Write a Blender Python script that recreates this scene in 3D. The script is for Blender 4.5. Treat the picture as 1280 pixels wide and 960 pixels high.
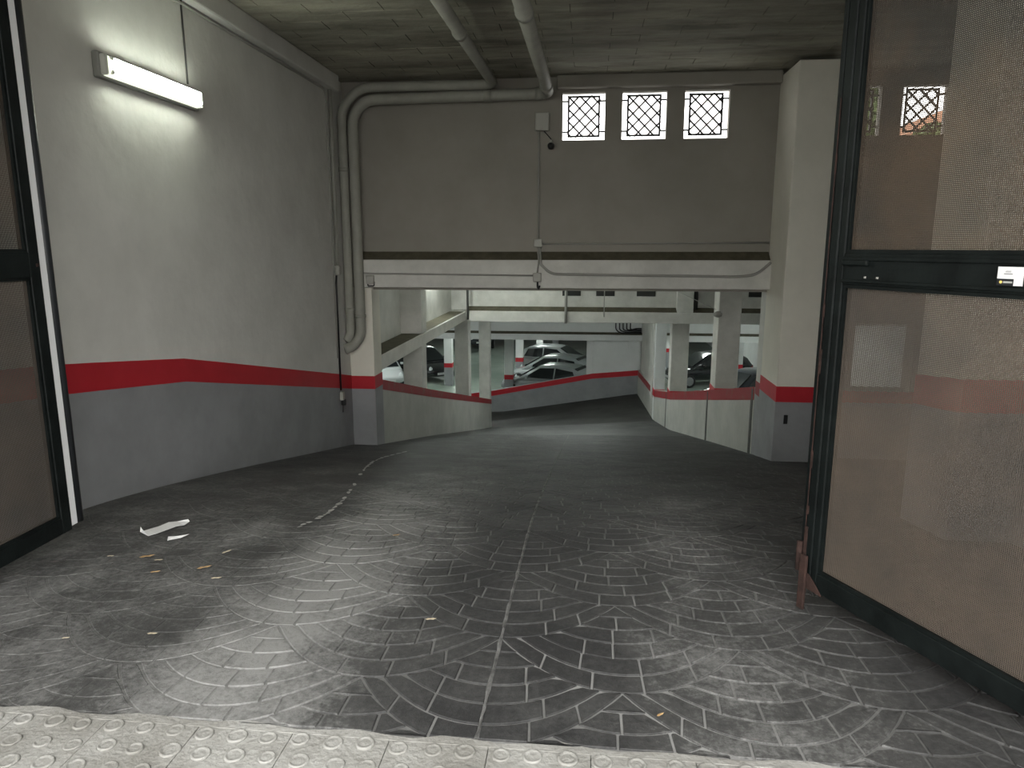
import bpy, bmesh, math, random
from mathutils import Vector, Matrix
random.seed(7)
S = bpy.context.scene
C = S.collection
for o in list(bpy.data.objects): bpy.data.objects.remove(o)
R = math.radians
# ------------------------------------------------------------ camera
cd = bpy.data.cameras.new('camera'); cam = bpy.data.objects.new('camera', cd); C.objects.link(cam)
cd.sensor_width = 36; cd.lens = 890/1280*36; cd.clip_start = .05; cd.clip_end = 300
cam.location = (0, 0, 1.6); cam.rotation_euler = (R(90-10.9), 0, R(6.0))
S.camera = cam
# ------------------------------------------------------------ overcast sky and exposure
w = bpy.data.worlds.new('sky'); S.world = w; w.use_nodes = True
bg = w.node_tree.nodes['Background']; bg.inputs[0].default_value = (1, .99, .955, 1); bg.inputs[1].default_value = 1.15
S.view_settings.view_transform = 'Standard'; S.view_settings.look = 'None'
S.view_settings.exposure = 2.3; S.view_settings.gamma = 1; S.view_settings.use_curve_mapping = False

# ------------------------------------------------------------ materials
def new_mat(name):
    m = bpy.data.materials.new(name); m.use_nodes = True
    nt = m.node_tree; return m, nt, nt.nodes['Principled BSDF']
def node(nt, t, **kw):
    n = nt.nodes.new(t)
    for k, v in kw.items(): setattr(n, k, v)
    return n
def rgb(c): return (c[0], c[1], c[2], 1)
def mat(name, col, rough=.7, col2=None, scale=3, detail=6, lo=.35, hi=.65, bump=0, bscale=40, metal=0, spec=.4, stretch=None):
    m, nt, p = new_mat(name)
    p.inputs['Base Color'].default_value = rgb(col); p.inputs['Roughness'].default_value = rough
    p.inputs['Metallic'].default_value = metal; p.inputs['Specular IOR Level'].default_value = spec
    if col2 or bump:
        g = node(nt, 'ShaderNodeNewGeometry'); src = g.outputs['Position']
        if stretch:
            mp = node(nt, 'ShaderNodeMapping'); mp.inputs['Scale'].default_value = stretch
            nt.links.new(src, mp.inputs['Vector']); src = mp.outputs[0]
    if col2:
        n = node(nt, 'ShaderNodeTexNoise'); n.inputs['Scale'].default_value = scale; n.inputs['Detail'].default_value = detail; n.inputs['Roughness'].default_value = .65
        nt.links.new(src, n.inputs['Vector'])
        r = node(nt, 'ShaderNodeValToRGB'); r.color_ramp.elements[0].position = lo; r.color_ramp.elements[1].position = hi
        r.color_ramp.elements[0].color = rgb(col); r.color_ramp.elements[1].color = rgb(col2)
        nt.links.new(n.outputs['Fac'], r.inputs[0]); nt.links.new(r.outputs[0], p.inputs['Base Color'])
    if bump:
        n2 = node(nt, 'ShaderNodeTexNoise'); n2.inputs['Scale'].default_value = bscale; n2.inputs['Detail'].default_value = 4
        nt.links.new(g.outputs['Position'], n2.inputs['Vector'])
        b = node(nt, 'ShaderNodeBump'); b.inputs['Strength'].default_value = bump; b.inputs['Distance'].default_value = .02
        nt.links.new(n2.outputs['Fac'], b.inputs['Height']); nt.links.new(b.outputs[0], p.inputs['Normal'])
    return m
def emit(name, col, strength):
    m, nt, p = new_mat(name)
    p.inputs['Base Color'].default_value = rgb(col); p.inputs['Emission Color'].default_value = rgb(col); p.inputs['Emission Strength'].default_value = strength
    return m
M = {}
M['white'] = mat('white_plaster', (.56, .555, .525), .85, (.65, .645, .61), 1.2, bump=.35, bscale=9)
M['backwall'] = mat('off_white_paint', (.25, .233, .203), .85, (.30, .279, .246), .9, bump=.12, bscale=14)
M['colwhite'] = mat('column_white_paint', (.66, .635, .56), .85, (.74, .71, .63), 1.5, bump=.12, bscale=14)
M['concwhite'] = mat('whitewashed_concrete', (.50, .495, .46), .85, (.62, .61, .57), 2.5, bump=.2, bscale=18)
M['grey'] = mat('grey_paint', (.228, .232, .242), .7, (.28, .285, .297), 2, bump=.15, bscale=12)
M['paragrey'] = mat('pale_grey_parapet', (.36, .36, .335), .75, (.44, .44, .41), 1.6, bump=.15, bscale=12)
M['red'] = mat('red_paint', (.40, .012, .022), .6, (.46, .018, .03), 3)
M['redworn'] = mat('worn_red_paint', (.26, .012, .018), .6, (.20, .06, .055), 3.5, lo=.5, hi=.7)
M['ceil'] = mat('bare_concrete_ceiling', (.18, .172, .142), .9, (.42, .40, .325), 1.4, bump=.3, bscale=20, stretch=(.6, 2.2, 1))
M['ceilgap'] = mat('ceiling_joint', (.09, .085, .075), .9)
M['dust'] = mat('brown_dust', (.06, .053, .034), .95, (.10, .09, .06), 6)
M['pipe'] = mat('painted_pipe', (.27, .268, .235), .6, (.34, .336, .295), 3)
M['box'] = mat('painted_plastic_box', (.38, .375, .335), .5)
M['cable'] = mat('grey_conduit', (.30, .295, .27), .6)
M['black'] = mat('black_plastic', (.012, .012, .013), .4)
M['darkpipe'] = mat('dark_conduit', (.06, .06, .055), .6)
M['vent'] = mat('dark_vent', (.03, .03, .028), .9)
M['iron'] = mat('dark_green_iron', (.0028, .0042, .0042), .5, (.007, .0098, .0095), 8, bump=.1, bscale=60, spec=.2)
M['rust'] = mat('rusty_iron', (.018, .009, .007), .85, (.045, .022, .017), 14, bump=.3, bscale=80)
M['mesh'] = mat('weathered_wire_mesh', (.05, .046, .04), .7, (.12, .085, .058), 1.6, lo=.4, hi=.75, spec=.15)
M['meshlow'] = mat('dirty_wire_mesh', (.062, .056, .050), .75, (.118, .095, .076), 1.3, lo=.35, hi=.7, spec=.12)
M['strip'] = mat('white_reflective_strip', (.68, .69, .70), .45)
M['tube_grey'] = mat('grey_blue_steel', (.015, .017, .019), .45)
M['paper'] = mat('white_paper', (.75, .75, .75), .7)
M['leaf'] = mat('dry_leaf', (.42, .25, .10), .8, (.55, .40, .22), 30)
M['leaf2'] = mat('pale_dry_leaf', (.55, .48, .36), .8)
M['hallfloor'] = mat('green_grey_floor_paint', (.26, .32, .275), .2, (.34, .39, .345), .8, spec=.6)
M['hallwall'] = mat('white_hall_paint', (.6, .61, .60), .8, (.68, .69, .68), 1)
M['street'] = mat('street_asphalt', (.12, .12, .12), .9, (.16, .16, .16), 4)
M['tile'] = mat('tactile_concrete', (.145, .138, .12), .8, (.42, .42, .405), 1.7, detail=10, lo=.3, hi=.72, bump=.35, bscale=60)
M['bars'] = mat('dark_grille_iron', (.02, .02, .02), .6)
M['facade'] = mat('facade_render', (.42, .36, .30), .9, (.5, .44, .38), 2)
M['lamp_base'] = mat('lamp_housing', (.25, .25, .23), .6)
M['lamp_glow'] = emit('fluorescent_diffuser', (.95, 1, .82), .2)
M['tube_glow'] = emit('fluorescent_tube', (.93, 1, .86), 15)
M['hall_tube'] = emit('hall_fluorescent_tube', (.92, 1, .95), 42)
M['added_tube'] = emit('added_fluorescent_tube', (.93, 1, .92), 9)  # tubes of the unseen lamps added past the header to brighten the ramp
M['endcap'] = mat('clear_end_cap', (.55, .56, .5), .35)
# floor stone: dark stamped concrete, worn pale along the wheel tracks
def floor_mat(name, dark, mid, pale, joint=False):
    m, nt, p = new_mat(name); L = nt.links
    g = node(nt, 'ShaderNodeNewGeometry'); sp = node(nt, 'ShaderNodeSeparateXYZ'); L.new(g.outputs['Position'], sp.inputs[0])
    def track(x0, wd):
        a = node(nt, 'ShaderNodeMath', operation='SUBTRACT'); L.new(sp.outputs[0], a.inputs[0]); a.inputs[1].default_value = x0
        b = node(nt, 'ShaderNodeMath', operation='ABSOLUTE'); L.new(a.outputs[0], b.inputs[0])
        c = node(nt, 'ShaderNodeMapRange', interpolation_type='SMOOTHSTEP'); L.new(b.outputs[0], c.inputs[0])
        c.inputs[1].default_value = 0; c.inputs[2].default_value = wd; c.inputs[3].default_value = 1; c.inputs[4].default_value = 0
        return c.outputs[0]
    n1 = node(nt, 'ShaderNodeTexNoise'); n1.inputs['Scale'].default_value = 2.1; n1.inputs['Detail'].default_value = 8; n1.inputs['Roughness'].default_value = .7; L.new(g.outputs['Position'], n1.inputs['Vector'])
    n2 = node(nt, 'ShaderNodeTexNoise'); n2.inputs['Scale'].default_value = 38; n2.inputs['Detail'].default_value = 5; n2.inputs['Roughness'].default_value = .75; L.new(g.outputs['Position'], n2.inputs['Vector'])
    def scaled(sock, k):
        q = node(nt, 'ShaderNodeMath', operation='MULTIPLY'); L.new(sock, q.inputs[0]); q.inputs[1].default_value = k; return q.outputs[0]
    lf = node(nt, 'ShaderNodeMapRange', interpolation_type='SMOOTHSTEP'); L.new(sp.outputs[0], lf.inputs[0])   # packed pale dust by the left wall
    lf.inputs[1].default_value = -1.1; lf.inputs[2].default_value = -2.1; lf.inputs[3].default_value = 0; lf.inputs[4].default_value = .26
    tr = node(nt, 'ShaderNodeMath', operation='MAXIMUM'); t3 = node(nt, 'ShaderNodeMath', operation='MAXIMUM')
    L.new(scaled(track(-1.3, .85), .52), tr.inputs[0]); L.new(scaled(track(.65, .75), .26), tr.inputs[1])
    L.new(tr.outputs[0], t3.inputs[0]); L.new(lf.outputs[0], t3.inputs[1])
    fd = node(nt, 'ShaderNodeMapRange'); L.new(sp.outputs[1], fd.inputs[0]); fd.inputs[1].default_value = 3.6; fd.inputs[2].default_value = 7.5; fd.inputs[3].default_value = 1; fd.inputs[4].default_value = .25
    t4 = node(nt, 'ShaderNodeMath', operation='MULTIPLY'); L.new(t3.outputs[0], t4.inputs[0]); L.new(fd.outputs[0], t4.inputs[1]); t3 = t4
    mu = node(nt, 'ShaderNodeMath', operation='ADD'); L.new(t3.outputs[0], mu.inputs[0]); mu.inputs[1].default_value = -.1
    ad = node(nt, 'ShaderNodeMath', operation='ADD'); L.new(mu.outputs[0], ad.inputs[0]); L.new(n1.outputs['Fac'], ad.inputs[1])
    m2 = node(nt, 'ShaderNodeMath', operation='MULTIPLY_ADD'); L.new(n2.outputs['Fac'], m2.inputs[0]); m2.inputs[1].default_value = .75; m2.inputs[2].default_value = -.375
    a2 = node(nt, 'ShaderNodeMath', operation='ADD'); L.new(ad.outputs[0], a2.inputs[0]); L.new(m2.outputs[0], a2.inputs[1])
    r = node(nt, 'ShaderNodeValToRGB'); e = r.color_ramp.elements
    e[0].position = .3; e[0].color = rgb(dark); e[1].position = .95; e[1].color = rgb(pale)
    k = e.new(.58); k.color = rgb(mid)
    L.new(a2.outputs[0], r.inputs[0])
    out = r.outputs[0]
    if joint:   # joints hold pale dust in the middle of the lane and are packed with dark dirt by the wall
        mx = node(nt, 'ShaderNodeMix', data_type='RGBA'); L.new(out, mx.inputs[6]); mx.inputs[7].default_value = rgb(joint)
        fy = node(nt, 'ShaderNodeMapRange'); L.new(sp.outputs[1], fy.inputs[0]); fy.inputs[1].default_value = 2.6; fy.inputs[2].default_value = 6.0; fy.inputs[3].default_value = 1; fy.inputs[4].default_value = .12
        nb = node(nt, 'ShaderNodeTexNoise'); nb.inputs['Scale'].default_value = 2.6; L.new(g.outputs['Position'], nb.inputs['Vector'])
        nr = node(nt, 'ShaderNodeMapRange'); L.new(nb.outputs['Fac'], nr.inputs[0]); nr.inputs[1].default_value = .35; nr.inputs[2].default_value = .6; nr.inputs[3].default_value = .5
        q1 = node(nt, 'ShaderNodeMath', operation='MULTIPLY'); L.new(track(.15, 1.6), q1.inputs[0]); L.new(fy.outputs[0], q1.inputs[1])
        q2 = node(nt, 'ShaderNodeMath', operation='MULTIPLY'); L.new(q1.outputs[0], q2.inputs[0]); L.new(nr.outputs[0], q2.inputs[1])
        L.new(q2.outputs[0], mx.inputs[0]); out = mx.outputs[2]
    L.new(out, p.inputs['Base Color']); p.inputs['Roughness'].default_value = .62; p.inputs['Specular IOR Level'].default_value = .35
    b = node(nt, 'ShaderNodeBump'); b.inputs['Strength'].default_value = .45; b.inputs['Distance'].default_value = .01
    L.new(n2.outputs['Fac'], b.inputs['Height']); L.new(b.outputs[0], p.inputs['Normal'])
    return m
M['stone'] = floor_mat('stamped_stone', (.03, .03, .031), (.07, .07, .069), (.27, .27, .265))
M['joint'] = floor_mat('stone_joint', (.04, .04, .04), (.09, .09, .088), (.24, .24, .235), (.34, .34, .335))
M['darkfloor'] = mat('dark_asphalt', (.03, .03, .028), .7, (.06, .06, .056), 1.2, bump=.2)
M['seam'] = mat('mortar_seam', (.07, .07, .068), .9, (.22, .22, .215), 14, bump=.3)
M['streak'] = mat('white_paint_drip', (.62, .62, .60), .8, (.38, .38, .36), 30)

# ------------------------------------------------------------ mesh helpers
def obj(name, bm, m, parent=None, smooth=False, bevel=0):
    me = bpy.data.meshes.new(name); bm.normal_update(); bm.to_mesh(me); bm.free()
    for mm in (m if isinstance(m, (list, tuple)) else [m]): me.materials.append(mm)
    if smooth:
        for f in me.polygons: f.use_smooth = True
    o = bpy.data.objects.new(name, me); C.objects.link(o)
    if parent is not None: o.parent = parent
    if bevel:
        b = o.modifiers.new('bevel', 'BEVEL'); b.width = bevel; b.segments = 2; b.limit_method = 'ANGLE'
    return o
def thing(name, label, cat, loc=(0, 0, 0), rz=0, group=None):
    o = bpy.data.objects.new(name, None); C.objects.link(o); o.empty_display_size = .1
    o.location = loc; o.rotation_euler = (0, 0, rz); return tag(o, label, cat, group)
def tag(o, label=None, cat=None, group=None, kind=None):
    if label: o['label'] = label
    if cat: o['category'] = cat
    if group: o['group'] = group
    if kind: o['kind'] = kind
    return o
def box(bm, x0, x1, y0, y1, z0, z1, mi=0):
    v = [bm.verts.new((x, y, z)) for x in (x0, x1) for y in (y0, y1) for z in (z0, z1)]
    for f in ((0, 1, 3, 2), (4, 6, 7, 5), (0, 4, 5, 1), (2, 3, 7, 6), (0, 2, 6, 4), (1, 5, 7, 3)):
        bm.faces.new([v[i] for i in f]).material_index = mi
def bx(*a):
    bm = bmesh.new(); box(bm, *a); return bm
def prism(bm, pts, d):
    """extrude polygon pts (3d) along vector d"""
    d = Vector(d); a = [bm.verts.new(p) for p in pts]; b = [bm.verts.new(Vector(p)+d) for p in pts]
    n = len(a); bm.faces.new(a); bm.faces.new(b[::-1])
    for i in range(n): bm.faces.new((a[i], b[i], b[(i+1) % n], a[(i+1) % n]))
def fillet(pts, r, n=6):
    pts = [Vector(p) for p in pts]; out = [pts[0]]
    for i in range(1, len(pts)-1):
        a, b, c = pts[i-1], pts[i], pts[i+1]
        u = (a-b); v = (c-b); t = min(r, u.length*.49, v.length*.49); u.normalize(); v.normalize()
        p, q = b+u*t, b+v*t
        for k in range(n+1):
            s = k/n; out.append(p*(1-s)**2 + b*2*s*(1-s) + q*s*s)
    out.append(pts[-1]); return out
def tube(bm, pts, r, seg=10, cap=True):
    pts = [Vector(p) for p in pts]; rings = []; nrm = None
    for i, p in enumerate(pts):
        t = ((pts[min(i+1, len(pts)-1)]-p).normalized() + (p-pts[max(i-1, 0)]).normalized()).normalized()
        if nrm is None:
            nrm = t.cross(Vector((0, 0, 1)) if abs(t.z) < .9 else Vector((1, 0, 0))).normalized()
        else:
            nrm = (nrm - t*nrm.dot(t)).normalized()
        bi = t.cross(nrm)
        rings.append([bm.verts.new(p + (nrm*math.cos(2*math.pi*k/seg) + bi*math.sin(2*math.pi*k/seg))*r) for k in range(seg)])
    for a, b in zip(rings, rings[1:]):
        for k in range(seg): bm.faces.new((a[k], a[(k+1) % seg], b[(k+1) % seg], b[k]))
    if cap: bm.faces.new(rings[0][::-1]); bm.faces.new(rings[-1])
def tb(pts, r, seg=10):
    bm = bmesh.new(); tube(bm, pts, r, seg); return bm
def lathe(bm, prof, seg=16, c=(0, 0, 0), axis='z'):
    rings = []
    for r, z in prof:
        rings.append([bm.verts.new((c[0]+r*math.cos(2*math.pi*k/seg), c[1]+r*math.sin(2*math.pi*k/seg), c[2]+z)) for k in range(seg)])
    for a, b in zip(rings, rings[1:]):
        for k in range(seg): bm.faces.new((a[k], a[(k+1) % seg], b[(k+1) % seg], b[k]))
    bm.faces.new(rings[0][::-1]); bm.faces.new(rings[-1])
def struct(name, bm, m, label=None, parent=None, **kw):
    o = obj(name, bm, m, parent, **kw)
    if parent is None: o['kind'] = 'structure'
    if label: o['label'] = label
    return o
def interp(pts, y):
    if y <= pts[0][0]: return pts[0][1]
    for (a, za), (b, zb) in zip(pts, pts[1:]):
        if y <= b: return za + (zb-za)*(y-a)/(b-a)
    return pts[-1][1]
# ------------------------------------------------------------ the ramp's shape
LP = [(0, 0), (2.05, 0), (3, -.045), (4.26, -.15), (5.16, -.30), (6.64, -.594), (8.57, -1.0), (9.87, -1.27), (13.6, -2.12), (18, -3.17), (22.7, -4.28), (24, -4.42), (26, -4.5), (40, -4.6)]
RP = [(0, 0), (2.05, 0), (3, -.045), (4.26, -.15), (5.16, -.30), (6.64, -.594), (8.57, -1.0), (9.87, -1.27), (13, -1.93), (18, -3.0), (21, -3.47), (26, -3.7), (40, -3.9)]
XR = [(9, 2.42), (10, 2.42), (13, 2.33), (18, 2.16), (21, 2.03), (26, 1.9)]
def smooth(pts, y, h=.35):
    if y < 3: h = max(0.0, min(h, y-2.05))
    return sum(interp(pts, y+h*k/3) for k in range(-3, 4))/7
def xr(y): return interp(XR, y)
def zf(x, y):
    l, r = smooth(LP, y), smooth(RP, y); t = min(1, max(0, (x+3.05)/(xr(y)+3.05)))
    z = l+(r-l)*t
    if x < -3.05 and y > 22.5: z += (-4.68-z)*min(1, (-3.05-x)/4)
    return z
STRIPE = [(.5, 1.2), (4.27, .847), (5.66, .669), (10.3, -.32)]
def ztop(y): return interp(STRIPE, y)
HF = -4.7            # floor of the parking hall below

# ------------------------------------------------------------ floor
bm = bmesh.new()
def patch(y0, y1, ny, xl, xrf, nx):
    rows = []
    for j in range(ny+1):
        y = y0+(y1-y0)*j/ny; a, b = xl(y), xrf(y)
        rows.append([bm.verts.new((a+(b-a)*i/nx, y, zf(a+(b-a)*i/nx, y))) for i in range(nx+1)])
    for p, q in zip(rows, rows[1:]):
        for i in range(nx): bm.faces.new((p[i], p[i+1], q[i+1], q[i]))
patch(2.05, 5.0, 20, lambda y: -3.45, lambda y: 2.65, 10)
patch(5.0, 10.0, 26, lambda y: -3.45, lambda y: 5.25, 14)
patch(10.0, 20.6, 42, lambda y: -3.12, lambda y: xr(y)+.08, 12)
floor = struct('floor', bm, M['joint'], 'dark grey stamped concrete ramp going down into the garage', smooth=True)

bm = bmesh.new()
patch(20.6, 22.9, 9, lambda y: -3.12, lambda y: xr(y)+.08, 12)
patch(22.9, 26.0, 12, lambda y: -8, lambda y: xr(y)+.08, 22)
struct('floor_ramp_foot', bm, M['darkfloor'], 'dark smooth asphalt at the foot of the ramp', smooth=True)
# fan-laid stones of the ramp: every stone its own piece near the gate, the far rows joined
CX, FW, PITCH = -.335, .985, .121
DY = 3*PITCH                        # fans overlap like fish scales, each row shifted by half a fan
def sag(u): return DY*(abs(u)/(FW/2))**2.1
def cap(u): return DY+sag(FW/2-abs(u))
def reach(k):
    lo, hi = 0, FW/2
    for _ in range(40):
        m_ = (lo+hi)/2
        if sag(m_)+k*PITCH < cap(m_): lo = m_
        else: hi = m_
    return lo
REACH = [reach(k) for k in range(6)]
def stone_poly(c, yb, k, u0, u1, n=4):
    us = [u0+(u1-u0)*i/n for i in range(n+1)]
    lo = [(c+u, yb+sag(u)+k*PITCH) for u in us]
    hi = []
    for u in us:
        v = u*.95 if abs(u) < REACH[k]*.97 else u
        hi.append((c+v, yb+max(min(sag(v)+(k+1)*PITCH, cap(v)), sag(u)+k*PITCH+.004)))
    return lo+hi[::-1]
def inset(poly, d):
    cx = sum(p[0] for p in poly)/len(poly); cy = sum(p[1] for p in poly)/len(poly)
    n = len(poly); out = []
    for i in range(n):
        a, b, c = Vector(poly[i-1]), Vector(poly[i]), Vector(poly[(i+1) % n])
        e1 = (b-a); e2 = (c-b)
        n1 = Vector((-e1.y, e1.x)).normalized() if e1.length > 1e-6 else Vector((0, 0))
        n2 = Vector((-e2.y, e2.x)).normalized() if e2.length > 1e-6 else n1
        s = n1+n2
        if s.length < 1e-4: s = n1
        s.normalize(); k = 1/max(.5, s.dot(n1)); q = b+s*d*k
        out.append((q.x, q.y))
    return out
def add_stone(bm, poly, h, gap):
    px_, py_ = poly[0]
    h *= (1-.75*min(1, max(0, (-1.25-px_)/.7)))*(1-.6*min(1, max(0, (py_-3.6)/3)))   # joints silted up by the wall and further down
    a = inset(poly, gap); b = inset(poly, gap+.004)
    va = [bm.verts.new((x, y, zf(x, y)-.002)) for x, y in a]; vb = [bm.verts.new((x, y, zf(x, y)+h)) for x, y in b]
    n = len(a); bm.faces.new(vb)
    for i in range(n): bm.faces.new((va[i], va[(i+1) % n], vb[(i+1) % n], vb[i]))
stones = []
for fr_ in range(-3, 40):
    for col in range(-5, 6):
        c = CX+col*FW+(FW/2 if fr_ % 2 else 0); yb = 2.02+fr_*DY
        for k in range(6):
            U = REACH[k]
            if U < .03: continue
            nst = max(1, round(2*U/.185))
            if fr_ % 2 == 0 and col == 0: nst += nst % 2      # the seam cuts these fans in half
            cuts = [-U]+[-U+2*U*(q+(0 if (fr_ % 2 == 0 and col == 0 and q == nst//2) else random.uniform(-.16, .16)))/nst for q in range(1, nst)]+[U]
            if fr_ % 2 and nst > 1 and k % 2: cuts = [-U]+[min(U-.03, max(-U+.03, q+.05)) for q in cuts[1:-1]]+[U]
            for u0, u1 in zip(cuts, cuts[1:]):
                if u1-u0 < .03: continue
                poly = stone_poly(c, yb, k, u0, u1)
                xs = [p[0] for p in poly]; ys = [p[1] for p in poly]
                if min(ys) < 2.06:
                    if max(ys) < 2.075: continue
                    poly = [(x, max(y, 2.06+.0004*i)) for i, (x, y) in enumerate(poly)]
                my = (min(ys)+max(ys))/2; mx = (min(xs)+max(xs))/2
                right = 2.2 if my < 5.0 else (4.9 if my < 9.8 else xr(my)-.05)
                if min(xs) < -3.38 or max(xs) > right or my > 15: continue
                stones.append((my, mx, poly))
def shown(my, mx):
    # roughly within the photograph's field of view, not behind the right leaf
    if not (-.83*my-.0 < mx < .56*my+.1): return False
    return True
vis = sorted([s for s in stones if shown(s[0], s[1])], key=lambda s: s[0]**2+s[1]**2)
near = vis[:300]; nid = {id(s) for s in near}
for s in near:
    bm = bmesh.new(); add_stone(bm, s[2], .006+random.uniform(-.001, .001), .0034)
    obj('stone', bm, M['stone'], floor)
bm = bmesh.new()
for s in stones:
    if id(s) not in nid: add_stone(bm, s[2], .006+random.uniform(-.001, .001), .0034)
tag(obj('stone_rows', bm, M['stone'], floor), kind='stuff')
# mortar seam down the middle of the lane and paint drips by the left wall
bm = bmesh.new(); prev = None
for j in range(150):
    y = 2.06+j*.058; x = CX+random.uniform(-.003, .003); wd = random.uniform(.004, .010)
    cur = [bm.verts.new((x-wd, y, zf(x, y)+.006)), bm.verts.new((x, y, zf(x, y)+.010)), bm.verts.new((x+wd, y, zf(x, y)+.006))]
    if prev:
        bm.faces.new((prev[0], prev[1], cur[1], cur[0])); bm.faces.new((prev[1], prev[2], cur[2], cur[1]))
    prev = cur
obj('mortar_seam', bm, M['seam'], floor)
dr = [(-1.78, 4.05), (-1.735, 4.25), (-1.72, 4.45), (-1.775, 4.9), (-1.875, 5.37), (-2.04, 6.03), (-2.2, 6.7), (-2.34, 7.4), (-2.39, 8.0), (-2.33, 8.95)]
for (a, b) in zip(dr, dr[1:]):
    n = 4
    for k in range(n):
        if random.random() < .25: continue
        s0, s1 = k/n, (k+.8)/n; bm = bmesh.new()
        pts = [(a[0]+(b[0]-a[0])*s+random.uniform(-.008, .008), a[1]+(b[1]-a[1])*s) for s in (s0, (s0+s1)/2, s1)]
        wd = random.uniform(.008, .024)
        L_ = [bm.verts.new((x-wd*q, y, zf(x, y)+.0085)) for (x, y), q in zip(pts, (.4, 1, .5))]
        R_ = [bm.verts.new((x+wd*q, y, zf(x, y)+.0085)) for (x, y), q in zip(pts, (.4, 1, .5))]
        for i in (0, 1): bm.faces.new((L_[i], R_[i], R_[i+1], L_[i+1]))
        obj('paint_drip', bm, M['streak'], floor)

# ------------------------------------------------------------ sidewalk with studded tactile tiles
walk = struct('sidewalk', bx(-12, 12, -3, 1.14, -.25, 0), M['tile'], 'pale concrete sidewalk at the garage entrance')
st_bm = bmesh.new(); lathe(st_bm, [(.033, 0), (.030, .0062), (.0255, .0078), (.0225, .0036), (.016, .0044), (.003, .0058)], 16)
st_me = bpy.data.meshes.new('stud'); st_bm.normal_update(); st_bm.to_mesh(st_me); st_bm.free(); st_me.materials.append(M['tile'])
for f in st_me.polygons: f.use_smooth = True
for i in range(14):
    for j in range(3):
        x0 = -2.6+i*.33; y0 = 1.76-j*.29
        t = obj('tactile_tile', bx(x0+.0015, x0+.3285, y0+.0015, y0+.2885, -.06, .002+random.uniform(-.001, .001)), M['tile'], walk)
        if j > 1: continue
        for a in range(3):
            for b in range(3):
                s = bpy.data.objects.new('stud', st_me); C.objects.link(s); s.parent = t
                s.location = (x0+.055+a*.11+(.02 if b % 2 else -.015)+random.uniform(-.006, .006), y0+.05+b*.095+random.uniform(-.006, .006), .0015)
                k = random.uniform(.85, 1.1); s.scale = (k, k, random.uniform(.6, 1.1))
struct('street', bx(-30, 30, -25, -3, -.4, -.15), M['street'], 'grey asphalt street outside the garage')
# cast threshold between the tiles and the ramp
th = bmesh.new(); n = 60
top = [(-3.4+5.9*i/n, 2.052+.012*math.sin(i*1.7)+random.uniform(-.006, .008)) for i in range(n+1)]
prism(th, [(x, y, -.05) for x, y in [(-3.4, 2.03), ]+[(x, y+.008) for x, y in top]+[(2.5, 2.03)]], (0, 0, .0545))
obj('threshold_edge', th, M['tile'], walk)
obj('side_slab', bx(-12, -2.605, 1.14, 2.05, -.25, 0), M['tile'], walk); obj('side_slab', bx(2.03, 12, 1.14, 2.05, -.25, 0), M['tile'], walk)

# ------------------------------------------------------------ painted bands that follow the ramp
def band(name, path, ztf, zbf, m, parent, off=.004, step=.35):
    """thin skin along a plan path; outward side is to the left of travel"""
    bm = bmesh.new(); P = []
    for (a, b) in zip(path, path[1:]):
        a, b = Vector(a), Vector(b); k = max(1, int((b-a).length/step))
        for i in range(k): P.append((a.lerp(b, i/k), (b-a).normalized()))
        last = (b, (b-a).normalized())
    P.append(last); prev = None
    for i, (p, d) in enumerate(P):
        d0 = P[i-1][1] if i else d
        nn = (Vector((-d.y, d.x))+Vector((-d0.y, d0.x))); nn.normalize(); nn *= off/max(.3, nn.dot(Vector((-d.y, d.x))))
        q = p+nn
        cur = [bm.verts.new((p.x, p.y, zbf(p.x, p.y))), bm.verts.new((q.x, q.y, zbf(p.x, p.y))), bm.verts.new((q.x, q.y, ztf(p.x, p.y))), bm.verts.new((p.x, p.y, ztf(p.x, p.y)))]
        if prev:
            for e in range(4): bm.faces.new((prev[e], prev[(e+1) % 4], cur[(e+1) % 4], cur[e]))
        else: bm.faces.new(cur[::-1])
        prev = cur
    bm.faces.new(prev); bmesh.ops.recalc_face_normals(bm, faces=bm.faces)
    return obj(name, bm, m, parent)
def bands(path, parent, th=.2, zt=None, mr=None):
    f = zt or (lambda x, y: ztop(y))
    band('red_stripe', path, f, lambda x, y: f(x, y)-th, mr or M['red'], parent, .005)
    band('grey_dado', path, lambda x, y: f(x, y)-th, lambda x, y: zf(x, y)-.03, M['grey'], parent, .004)

# ------------------------------------------------------------ entry bay
wl = struct('wall_left', bx(-3.75, -3.4, .9, 10.3, -1.6, 3.8), M['white'], 'white plastered left wall with red stripe and grey base')
bands([(-3.4, 10.0), (-3.4, .95)], wl)          # heading -y puts the outer side at +x
wr = struct('wall_right', bx(2.6, 2.9, .9, 4.39, -.6, 3.8), M['white'], 'white right wall behind the open right gate leaf')
bands([(2.6, .95), (2.6, 4.38)], wr)
wc = struct('wall_right_return', bx(2.9, 5.25, 4.7, 5.0, -.6, 3.8), M['white'])
ws = struct('wall_right_side', bx(5.2, 5.5, 4.7, 10.3, -1.6, 3.8), M['white'])
def column(label, x0, x1, y0, y1, z0, z1, m, bandz=None, th=.2, faces='fl', mr=None, z0band=None):
    c = struct('column', bx(x0, x1, y0, y1, z0, z1), m, label, bevel=.012)
    if bandz:
        p = []
        if 'l' in faces: p += [(x0, y1)]
        p += [(x0, y0), (x1, y0)]
        if 'r' in faces: p += [(x1, y1)]
        p = p[::-1]
        f = bandz if callable(bandz) else (lambda x, y: bandz)
        zb = z0band if z0band is not None else (lambda x, y: zf(x, y)-.03)
        band('red_stripe', p, f, lambda x, y: f(x, y)-th, mr or M['red'], c, .006)
        band('grey_dado', p, lambda x, y: f(x, y)-th, zb, M['grey'], c, .005)
    return c
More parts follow.
